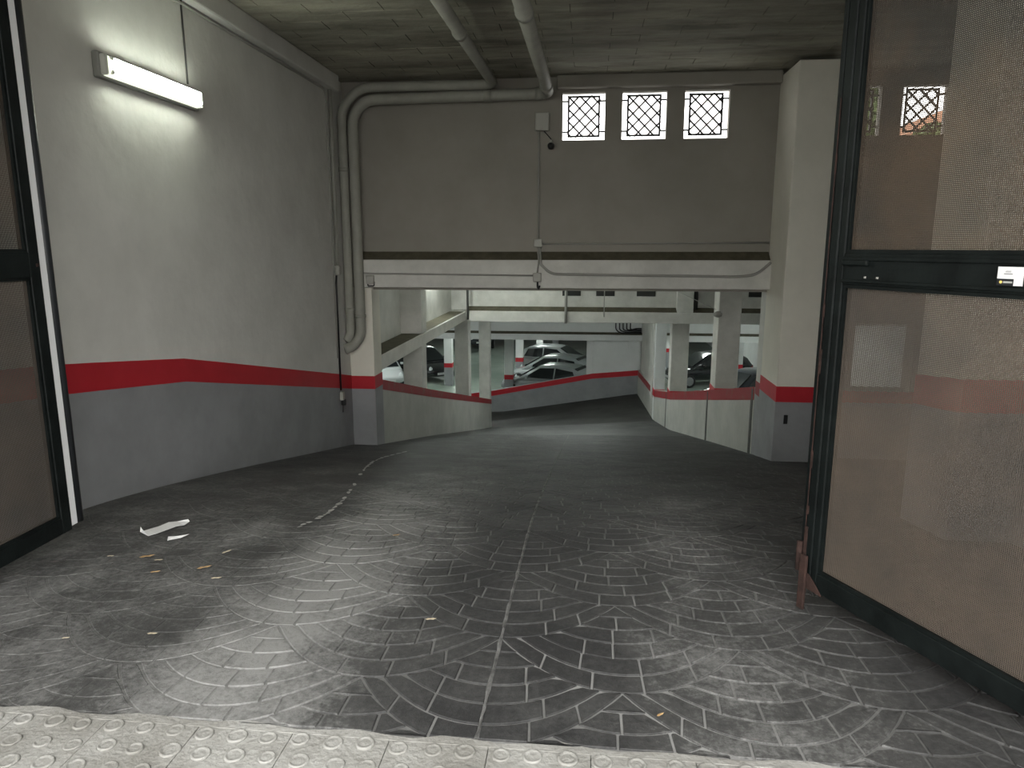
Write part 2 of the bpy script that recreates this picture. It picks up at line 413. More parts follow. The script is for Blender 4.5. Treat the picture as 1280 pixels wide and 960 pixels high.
column('white square column at the end of the right wall behind the mesh gate', 2.225, 2.9, 4.39, 5.0, -.6, 3.8, M['colwhite'], lambda x, y: ztop(y))
column('tall white column with red band beside the right gate leaf', 2.41, 2.95, 9.15, 10.0, -1.5, 3.74, M['colwhite'], lambda x, y: -.135, .2)
# back wall with five small window openings
wins = [(-.375, .187), (.412, .99), (1.22, 1.79), (3.10, 3.67), (3.93, 4.47)]
wb = bmesh.new(); ZB, ZT = 3.0, 3.6
box(wb, -3.4, 5.2, 10.0, 10.12, 1.0, ZB); box(wb, -3.4, 5.2, 10.0, 10.12, ZT, 3.8)
e = [-3.4]+[v for p in wins for v in p]+[5.2]
for a, b in zip(e[::2], e[1::2]): box(wb, a, b, 10.0, 10.12, ZB, ZT)
# lower right part with the opening on the hall
box(wb, 2.6, 3.6, 10.0, 10.3, -1.6, 1.0); box(wb, 4.38, 5.2, 10.0, 10.3, -1.6, 1.0)
box(wb, 3.6, 4.38, 10.0, 10.3, .585, 1.0); box(wb, 3.6, 4.38, 10.0, 10.3, -1.6, -.33)
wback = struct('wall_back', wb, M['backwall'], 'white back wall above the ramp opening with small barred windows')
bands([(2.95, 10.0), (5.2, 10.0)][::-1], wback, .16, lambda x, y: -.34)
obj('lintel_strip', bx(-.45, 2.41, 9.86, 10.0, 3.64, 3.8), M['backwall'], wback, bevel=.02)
# left jamb of the opening
jb = struct('column', bx(-3.42, -3.05, 9.92, 10.3, -1.7, 1.03), M['colwhite'], 'narrow white jamb at the left end of the wide header beam')
bands([(-3.05, 10.3), (-3.05, 9.92), (-3.4, 9.92)], jb, .19, lambda x, y: ztop(9.95))
jr = struct('column', bx(2.42, 2.62, 10.0, 10.3, -1.7, 1.03), M['concwhite'], 'narrow grey jamb behind the tall right column')
bands([(2.42, 10.0), (2.42, 10.3)], jr, .19, lambda x, y: -.27, M['redworn'])
# beams with a dusty fillet on top
def beam(label, x0, x1, y0, y1, z0, z1, m, led=.3, h=.07):
    b = struct('beam', bx(x0, x1, y0, y1, z0, z1), m, label, bevel=.01)
    q = bmesh.new(); prism(q, [(x0+.02, y0+.012, z1-.002), (x0+.02, y0+led, z1-.002), (x0+.02, y0+led, z1+h)], (x1-x0-.04, 0, 0)); bmesh.ops.recalc_face_normals(q, faces=q.faces)
    obj('dust_fillet', q, M['dust'], b)
    return b
hb = beam('wide white header beam under the back wall windows', -3.2, 2.42, 9.84, 10.3, 1.04, 1.425, M['concwhite'], .16, .11)
# ceiling of the bay with its cast panels
ce = struct('ceiling', bx(-3.75, 5.5, .9, 10.3, 3.812, 4.1), M['ceilgap'], 'bare grey concrete ceiling over the entrance bay')
pm = {}
for i in range(12):
    for j in range(18):
        x0 = -3.4+i*.72+(.31 if j % 2 else 0); y0 = 5.3+j*.262
        x1 = min(x0+.712, 5.2)
        key = round(x1-x0, 3)
        if key < .1 or x0 > 4.6: continue
        if key not in pm:
            b_ = bx(0, key, 0, .256, 0, .03); me = bpy.data.meshes.new('ceiling_panel'); b_.normal_update(); b_.to_mesh(me); b_.free(); me.materials.append(M['ceil']); pm[key] = me
        o = bpy.data.objects.new('ceiling_panel', pm[key]); C.objects.link(o); o.parent = ce; o.location = (x0, y0, 3.8+random.uniform(-.003, .003))
for j in range(1, 18, 2):
    obj('ceiling_panel', bx(-3.4, -3.098, 5.3+j*.262, 5.556+j*.262, 3.8, 3.83), M['ceil'], ce)
obj('ceiling_slab', bx(-3.4, 5.2, .9, 5.29, 3.8, 3.83), M['ceil'], ce)
# cornice trunking along the left wall
tr = struct('trim_1', bx(-3.4, -3.29, .95, 9.62, 3.60, 3.80), M['white'], 'boxed cornice along the top of the left wall', bevel=.015)
# facade above and beside the gates, behind the photographer's field of view
fb = bmesh.new(); box(fb, -12, -2.95, .6, .9, 0, 6); box(fb, 2.35, 12, .6, .9, 0, 6); box(fb, -2.95, 2.35, .6, .9, 3.25, 6)
struct('wall_facade', fb, M['facade'], 'rendered street facade around the gate opening')

# ------------------------------------------------------------ windows: iron lattice grilles
for n, (a, b) in enumerate(wins):
    wn = struct('window_%d' % (n+1), bx(a, b, 10.0-.012, 10.12, ZB-.02, ZB), M['backwall'], None)
    lab = ['leftmost of the three small lattice windows, beside the junction box', 'middle of the three small lattice windows in the back wall', 'right of the three small lattice windows, next to the tall column', 'lattice window seen through the gate mesh just beside its frame', 'rightmost lattice window seen through the gate mesh']
    wn['label'] = lab[n]
    ia, ib, iz0, iz1 = a+.065, b-.065, ZB+.05, ZT-.02
    yg = 10.1
    fr = bmesh.new()
    for s in ((ia, ia+.026, iz0, iz1), (ib-.026, ib, iz0, iz1), (ia, ib, iz0, iz0+.026), (ia, ib, iz1-.026, iz1)): box(fr, s[0], s[1], yg-.008, yg+.008, s[2], s[3])
    obj('grille_frame', fr, M['bars'], wn)
    for zz in (iz0+.07, iz1-.07):
        for s in ((a, ia), (ib, b)): obj('wall_lug', bx(s[0], s[1], yg-.005, yg+.005, zz-.011, zz+.011), M['bars'], wn)
    wi, hi = ib-ia, iz1-iz0; d = .158
    for sg in (1, -1):
        k = -12
        while k < 12:
            c0 = k*d+d*.35; k += 1
            # line x = t, z = sg*t + c0, clipped to the frame
            pts = []
            for t in (0, wi):
                z = sg*t+c0
                if 0 <= z <= hi: pts.append((t, z))
            for z in (0, hi):
                t = (z-c0)/sg
                if 0 < t < wi: pts.append((t, z))
            if len(pts) >= 2:
                p, q = pts[0], pts[1]
                if abs(p[0]-q[0]) < .03: continue
                obj('lattice_bar', tb([(ia+p[0], yg+.004*sg, iz0+p[1]), (ia+q[0], yg+.004*sg, iz0+q[1])], .0135, 6), M['bars'], wn)

# ------------------------------------------------------------ structure beyond the header
wsl = struct('wall_ramp_left', bx(-3.7, -3.45, 10.3, 18.2, 0, 2.4), M['concwhite'], 'whitewashed wall panel set back above the left edge beam')
lb = struct('beam', bx(-3.7, -3.05, 10.3, 18.2, -.22, 0), M['concwhite'], 'long whitewashed edge beam running along the left of the ramp', bevel=.01)
obj('dust_layer', bx(-3.44, -3.075, 10.32, 17.7, 0, .006), M['dust'], lb)
struct('column', bx(-3.45, -3.05, 12.95, 13.35, .006, 2.4), M['concwhite'], 'whitewashed pier standing on the left edge beam', bevel=.01)
b2 = beam('whitewashed cross beam spanning the ramp below the vented wall', -3.05, 8, 17.75, 18.2, -.25, .02, M['concwhite'], .24, .10)
w2 = struct('wall_vented', bx(-3.45, 8, 18.0, 18.2, .02, 2.4), M['concwhite'], 'whitewashed wall with dark vent slots above the cross beam')
for x in (-.62, .22, 1.22, 3.92): 
    v = obj('vent_slot', bx(x, x+.46, 17.985, 18.0, .395, .525), M['vent'], w2)
# columns beside the ramp
PT = [(9.9, -.27), (13.7, -1.2), (22.7, -3.33), (24, -3.5)]
def zpl(x, y): return interp(PT, y)
def bcol(label, x0, x1, y0, y1, top, zt, faces, side=None):
    return column(label, x0, x1, y0, y1, HF-.05, top, M['concwhite'], None)
bcol('first whitewashed column on the left parapet, below the pier', -3.42, -3.06, 12.95, 13.35, -.22, zpl, 'r')
bcol('second whitewashed column on the left parapet, under the cross beam end', -3.42, -3.06, 18.22, 18.62, -.25, zpl, 'r')
bcol('last whitewashed column at the rounded end of the left parapet', -3.40, -3.06, 22.25, 22.62, -.25, zpl, 'r')
# left parapet: follows the ramp, rounded end
pb = bmesh.new(); ys = [10.3+i*.4 for i in range(31)]+[22.6]; prev = None
def ring(pts_x, y, zt): return [pb.verts.new((pts_x[0], y, HF-.05)), pb.verts.new((pts_x[1], y, HF-.05)), pb.verts.new((pts_x[1], y, zt)), pb.verts.new((pts_x[0], y, zt))]
secs = [(-3.42, -3.05, y) for y in ys]+[(-3.235-.185*math.cos(R(t)), -3.235+.185*math.cos(R(t)), 22.6+.185*math.sin(R(t))) for t in (25, 45, 65, 80)]
for a, b, y in secs:
    cur = ring((a, b), y, zpl(0, y))
    if prev:
        for k in range(4): pb.faces.new((prev[k], prev[(k+1) % 4], cur[(k+1) % 4], cur[k]))
    else: pb.faces.new(cur[::-1])
    prev = cur
pb.faces.new(prev); bmesh.ops.recalc_face_normals(pb, faces=pb.faces)
wpl = struct('wall_parapet_left', pb, M['paragrey'], 'low grey parapet with red top band on the left of the ramp')
band('red_stripe', [(-3.05, 22.6), (-3.05, 10.31)], lambda x, y: zpl(x, y)+.003, lambda x, y: zpl(x, y)-.15, M['redworn'], wpl, .005)
# right parapet
PR = [(9.9, -.28), (13, -.95), (18, -2.02), (21, -2.57), (26, -2.84)]
def zpr(x, y): return interp(PR, y)
pb = bmesh.new(); prev = None
for i in range(41):
    y = 10.3+i*(26.0-10.3)/40; a = xr(y); cur = ring((a, a+.3), y, zpr(0, y))
    if prev:
        for k in range(4): pb.faces.new((prev[k], prev[(k+1) % 4], cur[(k+1) % 4], cur[k]))
    else: pb.faces.new(cur[::-1])
    prev = cur
pb.faces.new(prev); bmesh.ops.recalc_face_normals(pb, faces=pb.faces)
wpr = struct('wall_parapet_right', pb, M['paragrey'], 'low grey parapet with red top band on the right of the ramp')
band('red_stripe', [(xr(y), y) for y in (10.31, 13, 18, 21, 25.9)], lambda x, y: zpr(x, y)+.003, lambda x, y: zpr(x, y)-.19, M['redworn'], wpr, .005)
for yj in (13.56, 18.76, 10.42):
    obj('dark_strip', bx(xr(yj)-.006, xr(yj)+.02, yj-.06, yj+.06, zf(xr(yj), yj)-.03, zpr(0, yj)-.02), M['darkpipe'], wpr)  # dark upright strips set on the parapet face
cA = column('nearest whitewashed column on the right parapet', 2.335, 2.73, 13.0, 13.5, HF-.05, 2.4, M['concwhite'], None)
cB = column('middle whitewashed column on the right parapet, at the cross beam', 2.15, 2.58, 18.22, 18.7, HF-.05, -.25, M['concwhite'], None)
cC = column('far pale column on the right parapet, narrowest in view', 2.02, 2.33, 21.0, 21.35, HF-.05, -.25, M['hallwall'], None)
for c_, (x0, x1, y0, y1) in ((cA, (2.335, 2.73, 13.0, 13.5)), (cB, (2.15, 2.58, 18.22, 18.7)), (cC, (2.02, 2.33, 21.0, 21.35))):
    band('red_stripe', [(x1, y0), (x0, y0), (x0, y1)], lambda x, y: zpr(x, y0)+.03, lambda x, y: zpr(x, y0)-.17, M['red'], c_, .008)
struct('column', bx(2.19, 2.58, 17.76, 18.0, .02, 2.4), M['concwhite'], 'short whitewashed pier on the cross beam, right of the vents', bevel=.01)
# far low wall, the high wall piece and beam over them
FT = [(-8, -4.4), (-3.4, -3.7), (.24, -2.985), (1.95, -2.83)]
bm = bmesh.new(); pts = [(-6.2, 26, HF-.05), (1.97, 26, HF-.05), (1.97, 26, -2.83), (.24, 26, -2.985), (-3.4, 26, -3.7), (-6.2, 26, -4.13)]
prism(bm, pts, (0, .2, 0)); bmesh.ops.recalc_face_normals(bm, faces=bm.faces)
wf = struct('wall_far_low', bm, M['grey'], 'low grey wall with slanting red top closing the foot of the ramp')
band('red_stripe', [(1.95, 26), (.24, 26), (-3.4, 26), (-6.2, 26)], lambda x, y: interp(FT, x)+.003, lambda x, y: interp(FT, x)-.19, M['red'], wf, .005)
struct('wall_far_high', bx(.245, 2.2, 26.01, 26.2, -3.0, -1.7), M['hallwall'], 'white wall piece above the red band at the foot of the ramp')
struct('column', bx(1.55, 1.95, 25.9, 26.01, -2.8, -1.7), M['hallwall'], 'shallow white pilaster in the far corner of the ramp')
struct('column', bx(.02, .24, 26.01, 26.2, -3.06, -1.74), M['hallwall'], 'pale curtain-like column beside the parked silver cars')
struct('wall_right_far', bx(2.0, 2.2, 21.4, 25.99, -2.9, -.25), M['concwhite'], 'whitewashed wall above the far right parapet')
b3 = beam('far white cross beam over the foot of the ramp', -22, 8, 25.8, 26.2, -1.74, -1.52, M['hallwall'], .3, .1)
struct('wall_over_beam', bx(-22, 8, 26.02, 26.2, -1.52, -.25), M['hallwall'], 'white wall above the far cross beam')
for i in range(5):
    x = 1.05+i*.13
    tag(obj('black_cable', tb(fillet([(x, 25.97, -1.05), (x, 25.95, -1.36), (x+.2, 25.93, -1.47+.045*i), (1.97, 25.93, -1.47+.045*i)], .12), .022, 6), M['black']), '%s of the five black cables dropping onto the far cross beam' % ['leftmost', 'second from left', 'middle', 'fourth from left', 'rightmost'][i], 'cable', 'black cables on the far cross beam')
# ------------------------------------------------------------ parking hall
struct('floor_hall', bx(-22, 8, 10.3, 52, HF-.2, HF), M['hallfloor'], 'shiny green-grey painted floor of the parking hall')
cb = bmesh.new(); box(cb, -22, -3.7, 10.3, 26, -.25, 0); box(cb, -3.7, 8, 18.2, 26, -.25, 0); box(cb, -22, 8, 26.2, 52, -1.5, -1.2); box(cb, -22.3, 8.3, 10.3, 60, 2.4, 2.6)
struct('ceiling_hall', cb, M['hallwall'], 'pale ceiling slabs of the parking hall')
hw = bmesh.new(); box(hw, -22.3, -22, 10, 52, HF, 2.4); box(hw, 8, 8.3, 10, 52, HF, 2.4); box(hw, -22, 8, 52, 52.3, HF, 2.4); box(hw, -22, -3.7, 10, 10.3, HF, 2.4); box(hw, 5.5, 8, 10, 10.3, HF, 2.4); box(hw, -3.7, 5.5, 10.02, 10.3, HF-.05, -1.62)
whl = struct('wall_hall', hw, M['hallwall'], 'white outer walls of the parking hall')
obj('red_stripe', bx(-21.9, 7.9, 51.97, 52, HF+.9, HF+1.1), M['red'], whl); obj('grey_dado', bx(-21.9, 7.9, 51.98, 52, HF, HF+.9), M['grey'], whl)
k = 0
for x, y in ((-3.2, 29.3), (-3.2, 34), (-2.55, 39), (-1.9, 44), (-6.3, 32), (-9.6, 36), (-12.5, 34), (-7.2, 42), (4.2, 38), (6.9, 33)):
    k += 1; words = 'one two three four five six seven eight nine ten'.split()
    lab = {1: 'square hall column nearest the ramp foot, left of the silver cars', 2: 'second hall column behind the nearest one', 3: 'third hall column of the row left of the silver cars', 4: 'farthest hall column of the row left of the silver cars', 5: 'hall column seen between the left parapet columns', 6: 'hall column beside the black car', 7: 'hall column at the far left behind the parapet', 8: 'hall column deep in the hall on the left', 9: 'hall column behind the right parapet', 10: 'hall column behind the dark car on the right'}[k]
    c_ = struct('column', bx(x-.18, x+.18, y-.18, y+.18, HF, -1.5), M['hallwall'], lab)
    for nm, z0, z1, m in (('grey_dado', HF, HF+.85, M['grey']), ('red_stripe', HF+.85, HF+1.05, M['red'])):
        obj(nm, bx(x-.186, x+.186, y-.186, y+.186, z0, z1), m, c_)
def hall_lamp(x, y, z, rz, label, m='hall_tube'):
    t = thing('fluorescent_lamp', label, 'lamp', (x, y, z), rz)
    obj('housing', bx(-.62, .62, -.07, .07, -.05, 0), M['lamp_base'], t)
    for s in (-1, 1): obj('tube', tb([(-.6, .035*s, -.07), (.6, .035*s, -.07)], .016, 8), M[m], t)
for a in ((-6.5, 22, -.25, 0, 'ceiling lamp over the aisle left of the ramp'), (-.9, 12.2, 2.4, 90, 'unseen ceiling lamp added over the ramp just past the header beam'), (-1.0, 15.6, 2.4, 90, 'unseen ceiling lamp added over the ramp before the cross beam'), (-.3, 20.0, -.25, 0, 'unseen ceiling lamp added over the lower ramp behind the cross beam'), (-9.5, 30, -1.5, 0, 'ceiling lamp over the black car'), (-4.6, 31, -1.5, 0, 'ceiling lamp in the aisle beside the hall columns'), (-2.5, 37, -1.5, 0, 'ceiling lamp behind the silver cars'), (5, 29, -1.5, 0, 'ceiling lamp over the cars on the right'), (5.2, 36, -1.5, 0, 'ceiling lamp deep in the hall on the right'), (-8, 40, -1.5, 0, 'ceiling lamp deep in the hall on the left'), (5.5, 22, -.25, 0, 'ceiling lamp right of the ramp'), (-9, 16, -.25, 0, 'ceiling lamp near the front of the left hall')): hall_lamp(a[0], a[1], a[2], R(a[3]), a[4], 'added_tube' if a[2] > 2 else 'hall_tube')  # lamps over the ramp are unseen, added to brighten parapet, columns and floor
t = thing('fluorescent_lamp', 'wall lamp on the set-back panel hidden behind the header beam', 'lamp', (-3.45, 15.6, 1.38))
obj('housing', bx(0, .09, -.62, .62, -.02, .02), M['lamp_base'], t)
for s in (-1, 1): obj('tube', tb([(.12, -.6, .035*s), (.12, .6, .035*s)], .016, 8), M['hall_tube'], t)

# ------------------------------------------------------------ cars in the hall
def car_mats(col, nm):
    p = mat('car_paint_'+nm, col, .25, spec=.6); p.node_tree.nodes['Principled BSDF'].inputs['Coat Weight'].default_value = .6; return p
CM = {'silver': car_mats((.34, .36, .37), 'silver'), 'pale': car_mats((.5, .52, .53), 'pale'), 'black': car_mats((.012, .012, .015), 'black'), 'dark': car_mats((.03, .032, .04), 'dark')}
M['glass'] = mat('dark_car_glass', (.01, .012, .014), .08, spec=.7); M['tyre'] = mat('tyre_rubber', (.015, .015, .015), .8); M['hub'] = mat('wheel_hub', (.4, .4, .42), .35, metal=.8)
M['headlight'] = mat('headlight_lens', (.75, .78, .8), .1, spec=.8); M['tail'] = mat('tail_light', (.35, .01, .01), .2); M['plate'] = mat('number_plate', (.7, .7, .7), .5)
def car(x, y, rz, paint, label, h=1.5):
    t = thing('parked_car', label, 'car', (x, y, HF), rz, None)
    p = CM[paint]
    # front of the car at +x
    st = [(-2.03, .42, .78, .66), (-1.95, .26, .92, .78), (-1.5, .2, .98, .86), (-.6, .2, .96, .88), (.4, .2, .93, .88), (.95, .2, .90, .86), (1.5, .22, .80, .82), (1.88, .26, .68, .74), (2.03, .34, .58, .60)]
    bm = bmesh.new(); prev = None
    for (sx, zb, zt, hw_) in st:
        zm = zb+(zt-zb)*.55
        c_ = [bm.verts.new(q) for q in ((sx, -hw_*.9, zb), (sx, -hw_, zm), (sx, -hw_*.93, zt-.03), (sx, -hw_*.6, zt+.01), (sx, hw_*.6, zt+.01), (sx, hw_*.93, zt-.03), (sx, hw_, zm), (sx, hw_*.9, zb))]
        if prev:
            for i in range(8): bm.faces.new((prev[i], prev[(i+1) % 8], c_[(i+1) % 8], c_[i]))
        else: bm.faces.new(c_[::-1])
        prev = c_
    bm.faces.new(prev); bmesh.ops.recalc_face_normals(bm, faces=bm.faces)
    b = obj('body', bm, p, t, True); sb = b.modifiers.new('s', 'SUBSURF'); sb.levels = sb.render_levels = 2
    cs = [(-1.98, .93, .93, .72, .72), (-1.72, .93, 1.28, .76, .64), (-1.3, .93, h-.04, .80, .60), (-.5, .93, h, .81, .61), (.15, .93, h-.04, .81, .60), (.6, .90, 1.2, .80, .66), (1.15, .86, .88, .76, .74)]
    bm = bmesh.new(); prev = None
    for (sx, zb, zt, wb_, wt) in cs:
        c_ = [bm.verts.new(q) for q in ((sx, -wb_, zb-.08), (sx, -wt-.02, zt-.05), (sx, -wt*.8, zt), (sx, wt*.8, zt), (sx, wt+.02, zt-.05), (sx, wb_, zb-.08))]
        if prev:
            for i in range(6): bm.faces.new((prev[i], prev[(i+1) % 6], c_[(i+1) % 6], c_[i]))
        else: bm.faces.new(c_[::-1])
        prev = c_
    bm.faces.new(prev); bmesh.ops.recalc_face_normals(bm, faces=bm.faces)
    obj('cabin', bm, p, t, True)
    for s in (-1, 1):
        for poly in ([(-1.55, 1.0), (-1.38, 1.33), (-.62, 1.41), (-.62, .98)], [(-.55, .98), (-.55, 1.41), (.1, 1.37), (.72, .97)]):
            bm = bmesh.new(); pts = []
            for (px_, pz) in poly:
                yy = .825-(pz-.93)*(.2/.5); pts.append((px_, s*(yy+.006), pz))
            prism(bm, pts, (0, s*.02, 0)); bmesh.ops.recalc_face_normals(bm, faces=bm.faces); obj('side_window', bm, M['glass'], t)
        for wx in (-1.3, 1.3):
            bm = bmesh.new(); lathe(bm, [(.22, -.1), (.30, -.1), (.31, -.06), (.31, .06), (.30, .1), (.22, .1)], 20)
            bmesh.ops.rotate(bm, verts=bm.verts, matrix=Matrix.Rotation(R(90), 3, 'X')); bmesh.ops.translate(bm, verts=bm.verts, vec=(wx, s*.78, .31))
            wh = obj('wheel', bm, M['tyre'], t, True)
            bm = bmesh.new(); lathe(bm, [(.2, -.02), (.2, .02), (.06, .03)], 12); bmesh.ops.rotate(bm, verts=bm.verts, matrix=Matrix.Rotation(R(-90*s), 3, 'X')); bmesh.ops.translate(bm, verts=bm.verts, vec=(wx, s*.88, .31))
            obj('hub', bm, M['hub'], wh)
        bm = bmesh.new(); lathe(bm, [(.02, -.04), (.11, -.02), (.13, .02), (.05, .05)], 10); bmesh.ops.scale(bm, verts=bm.verts, vec=(1.3, .8, 1)); bmesh.ops.rotate(bm, verts=bm.verts, matrix=Matrix.Rotation(R(70), 3, 'Y')); bmesh.ops.translate(bm, verts=bm.verts, vec=(1.86, s*.52, .63)); obj('headlight', bm, M['headlight'], t, True)
        obj('tail_light', bx(-2.02, -1.93, s*.62-.08, s*.62+.08, .72, .92), M['tail'], t, bevel=.02)
        obj('mirror', bx(.55, .68, min(s*.84, s*1.0), max(s*.84, s*1.0), .95, 1.06), p, t, bevel=.03)
    bm = bmesh.new(); prism(bm, [(.24, -.52, h-.08), (.24, .52, h-.08), (1.06, .64, .93), (1.06, -.64, .93)], (.03, 0, .03)); bmesh.ops.recalc_face_normals(bm, faces=bm.faces); obj('windscreen', bm, M['glass'], t)
    bm = bmesh.new(); prism(bm, [(-1.4, -.5, h-.08), (-1.4, .5, h-.08), (-1.86, .6, 1.02), (-1.86, -.6, 1.02)], (-.03, 0, .03)); bmesh.ops.recalc_face_normals(bm, faces=bm.faces); obj('rear_window', bm, M['glass'], t)
    obj('number_plate', bx(2.0, 2.03, -.25, .25, .4, .5), M['plate'], t)
    return t
car(-1.55, 29.6, R(180-22), 'silver', 'nearest of the silver hatchbacks parked beyond the foot of the ramp')
car(-1.55, 32.3, R(180-22), 'silver', 'middle silver hatchback in the row beyond the ramp foot')
car(-1.35, 35.2, R(-15), 'pale', 'farthest pale hatchback in the row, nose to the right')
car(-8.0, 34.0, R(-50), 'black', 'black car seen between the first two left parapet columns')
car(-9.6, 32.0, R(-60), 'pale', 'silver car low behind the left parapet at the jamb')
car(-6.9, 45.5, R(-80), 'dark', 'dark car far off between the last left parapet columns')
car(5.6, 33.6, R(200), 'black', 'black car between the middle and nearest right parapet columns')
car(6.3, 28.6, R(215), 'dark', 'dark car beside the right jamb, partly behind the nearest right column')

# ------------------------------------------------------------ pipes
def pipe(name, pts, r, label, cat, fr=.14, collars=(), m=None):
    o = thing(name, label, cat, pts[0])
    off = Vector(pts[0]); q = fillet(pts, fr)
    obj('pipe_run', tb([v-off for v in q], r, 14), m or M['pipe'], o, True)
    for (a, b) in collars:
        obj('collar', tb([Vector(a)-off, Vector(b)-off], r*1.13, 14), m or M['pipe'], o, True)
    return o
pipe('drain_pipe', [(-1.33, 5.4, 3.67), (-1.26, 9.72, 3.67), (-3.05, 9.74, 3.675), (-3.325, 9.76, 3.42), (-3.325, 9.76, .38), (-3.375, 9.70, .29)], .062, 'pale drain pipe crossing the ceiling left, turning down beside the left wall corner', 'pipe', .16,
     [((-1.305, 7.4, 3.67), (-1.303, 7.5, 3.67)), ((-3.325, 9.76, .72), (-3.325, 9.76, .76)), ((-3.325, 9.76, 2.6), (-3.325, 9.76, 2.66))])
pipe('drain_pipe', [(-.60, 5.4, 3.6), (-.55, 9.8, 3.56), (-3.0, 9.8, 3.53), (-3.19, 9.8, 3.32), (-3.19, 9.8, .36), (-3.28, 9.72, .22), (-3.375, 9.64, .18)], .072, 'thicker pale drain pipe on the ceiling nearer the windows, running down the corner', 'pipe', .16,
     [((-.59, 6.55, 3.59), (-.589, 6.66, 3.59)), ((-.56, 9.3, 3.565), (-.557, 9.5, 3.563)), ((-1.3, 9.8, 3.553), (-1.4, 9.8, 3.552)), ((-3.19, 9.8, .62), (-3.19, 9.8, .66)), ((-.62, 9.8, 3.56), (-.72, 9.8, 3.559))])
# conduits and boxes
def conduit(pts, r, label, m='cable', fr=.06):
    return tag(obj('conduit', tb(fillet(pts, fr), r, 8), M[m], None, True), label, 'conduit')
def jbox(x, y, z, wx, h, d, label, axis='y'):
    t = thing('junction_box', label, 'junction box', (x, y, z))
    if axis == 'y': obj('box_body', bx(-wx/2, wx/2, -d, 0, -h/2, h/2), M['box'], t, bevel=.012); obj('lid', bx(-wx*.42, wx*.42, -d-.006, -d, -h*.42, h*.42), M['box'], t, bevel=.003)
    else: obj('box_body', bx(0, d, -wx/2, wx/2, -h/2, h/2), M['box'], t, bevel=.012); obj('lid', bx(d, d+.006, -wx*.42, wx*.42, -h*.42, h*.42), M['box'], t, bevel=.003)
    return t
jbox(-.64, 10.0, 3.235, .19, .23, .09, 'square plastic box high on the back wall, left of the windows')
jbox(-.685, 10.0, 1.65, .115, .115, .06, 'small round-cornered box on the back wall where the conduits branch')
jbox(-.685, 9.84, 1.19, .115, .125, .05, 'small box on the header beam below the branching conduits')
jbox(-3.03, 9.84, 1.15, .11, .12, .06, 'small box at the left end of the header beam')
jbox(-3.4, 9.47, 1.29, .09, .13, .06, 'junction box in the conduit on the left wall corner', 'x')
conduit([(-.685, 9.985, 3.12), (-.685, 9.985, 1.71)], .013, 'vertical conduit down the back wall between two boxes')
conduit([(-.63, 9.985, 1.64), (2.40, 9.985, 1.655)], .012, 'thin horizontal conduit from the branch box to the tall column')
conduit([(-.685, 9.985, 1.6), (-.685, 9.975, 1.5), (-.665, 9.83, 1.42), (-.685, 9.825, 1.25)], .013, 'short conduit joining the branch box to the beam box')
conduit([(-.665, 9.985, 1.6), (-.655, 9.97, 1.5), (-.64, 9.82, 1.42), (-.64, 9.82, 1.37), (-.5, 9.82, 1.235), (2.0, 9.82, 1.21), (2.22, 9.82, 1.235), (2.40, 9.82, 1.40)], .018, 'thick conduit along the header beam bending up at the tall column', fr=.1)
conduit([(-3.19, 9.825, 1.245), (-3.0, 9.825, 1.235), (-.74, 9.825, 1.215)], .012, 'thin conduit along the left half of the header beam')
conduit([(-3.07, 9.825, 1.09), (-3.07, 9.825, 1.06), (-2.98, 9.825, 1.06), (-2.975, 9.825, 1.12)], .008, 'small cable loop under the left end beam box', 'black', .02)
conduit([(-.68, 9.81, 1.13), (-.68, 9.81, 1.06), (-.665, 9.81, 1.03), (-.65, 9.81, 1.08)], .012, 'short black cable hanging under the beam box', 'black', .02)
conduit([(-.52, 17.72, .95), (-.52, 17.72, -.27)], .035, 'vertical conduit crossing the second beam below the vents')
conduit([(.42, 17.73, .95), (.42, 17.73, -.1)], .012, 'thin vertical cable on the vented wall')
conduit([(-2.98, 17.72, 1.0), (-2.98, 17.72, -.2)], .03, 'dark vertical conduit at the left end of the cross beam', 'darkpipe')
conduit([(2.5, 17.95, 1.0), (2.66, 17.95, 1.0), (2.66, 17.95, .03)], .05, 'dark downpipe right of the short pier on the cross beam', 'darkpipe')
conduit([(2.36, 12.98, .47), (2.0, 17.9, .62)], .006, 'thin cable from the nearest right column to the vented wall')
t = thing('light_fitting', 'small grey round lamp fitting on the nearest right column', 'light fitting', (2.31, 12.95, .42)); bm = bmesh.new(); lathe(bm, [(.02, -.05), (.07, -.03), (.08, .02), (.03, .06)], 12); obj('dome', bm, M['cable'], t, True); obj('bracket', bx(0, .05, -.02, .08, -.02, .02), M['cable'], t)
# left wall: cable below the cornice, corner conduits and pull switch
conduit([(-3.385, .96, 3.575), (-3.385, 9.3, 3.575), (-3.385, 9.36, 3.5), (-3.385, 9.36, .1)], .012, 'conduit under the cornice turning down the left wall corner', fr=.12)
conduit([(-3.37, 9.47, 3.6), (-3.37, 9.47, 1.36)], .026, 'pale thick conduit down the left wall corner to a junction box', 'pipe')
conduit([(-3.385, 9.45, 1.22), (-3.385, 9.42, 1.05), (-3.385, 9.42, -.36)], .014, 'dark cable from the corner junction box down to the switch', 'black')
conduit([(-3.388, 6.05, 3.6), (-3.388, 6.06, 2.95)], .008, 'thin cable from the cornice down to the fluorescent lamp', 'darkpipe')
t = thing('wall_switch', 'small white switch with a black plug on the red stripe by the corner', 'switch', (-3.395, 9.42, -.44))
obj('switch_body', bx(0, .05, -.035, .035, -.06, .06), M['box'], t, bevel=.008); obj('plug', bx(0, .06, .01, .06, -.14, -.06), M['black'], t, bevel=.01); obj('cord', tb([(.02, .03, -.14), (.02, .02, -.24)], .006, 6), M['black'], t)
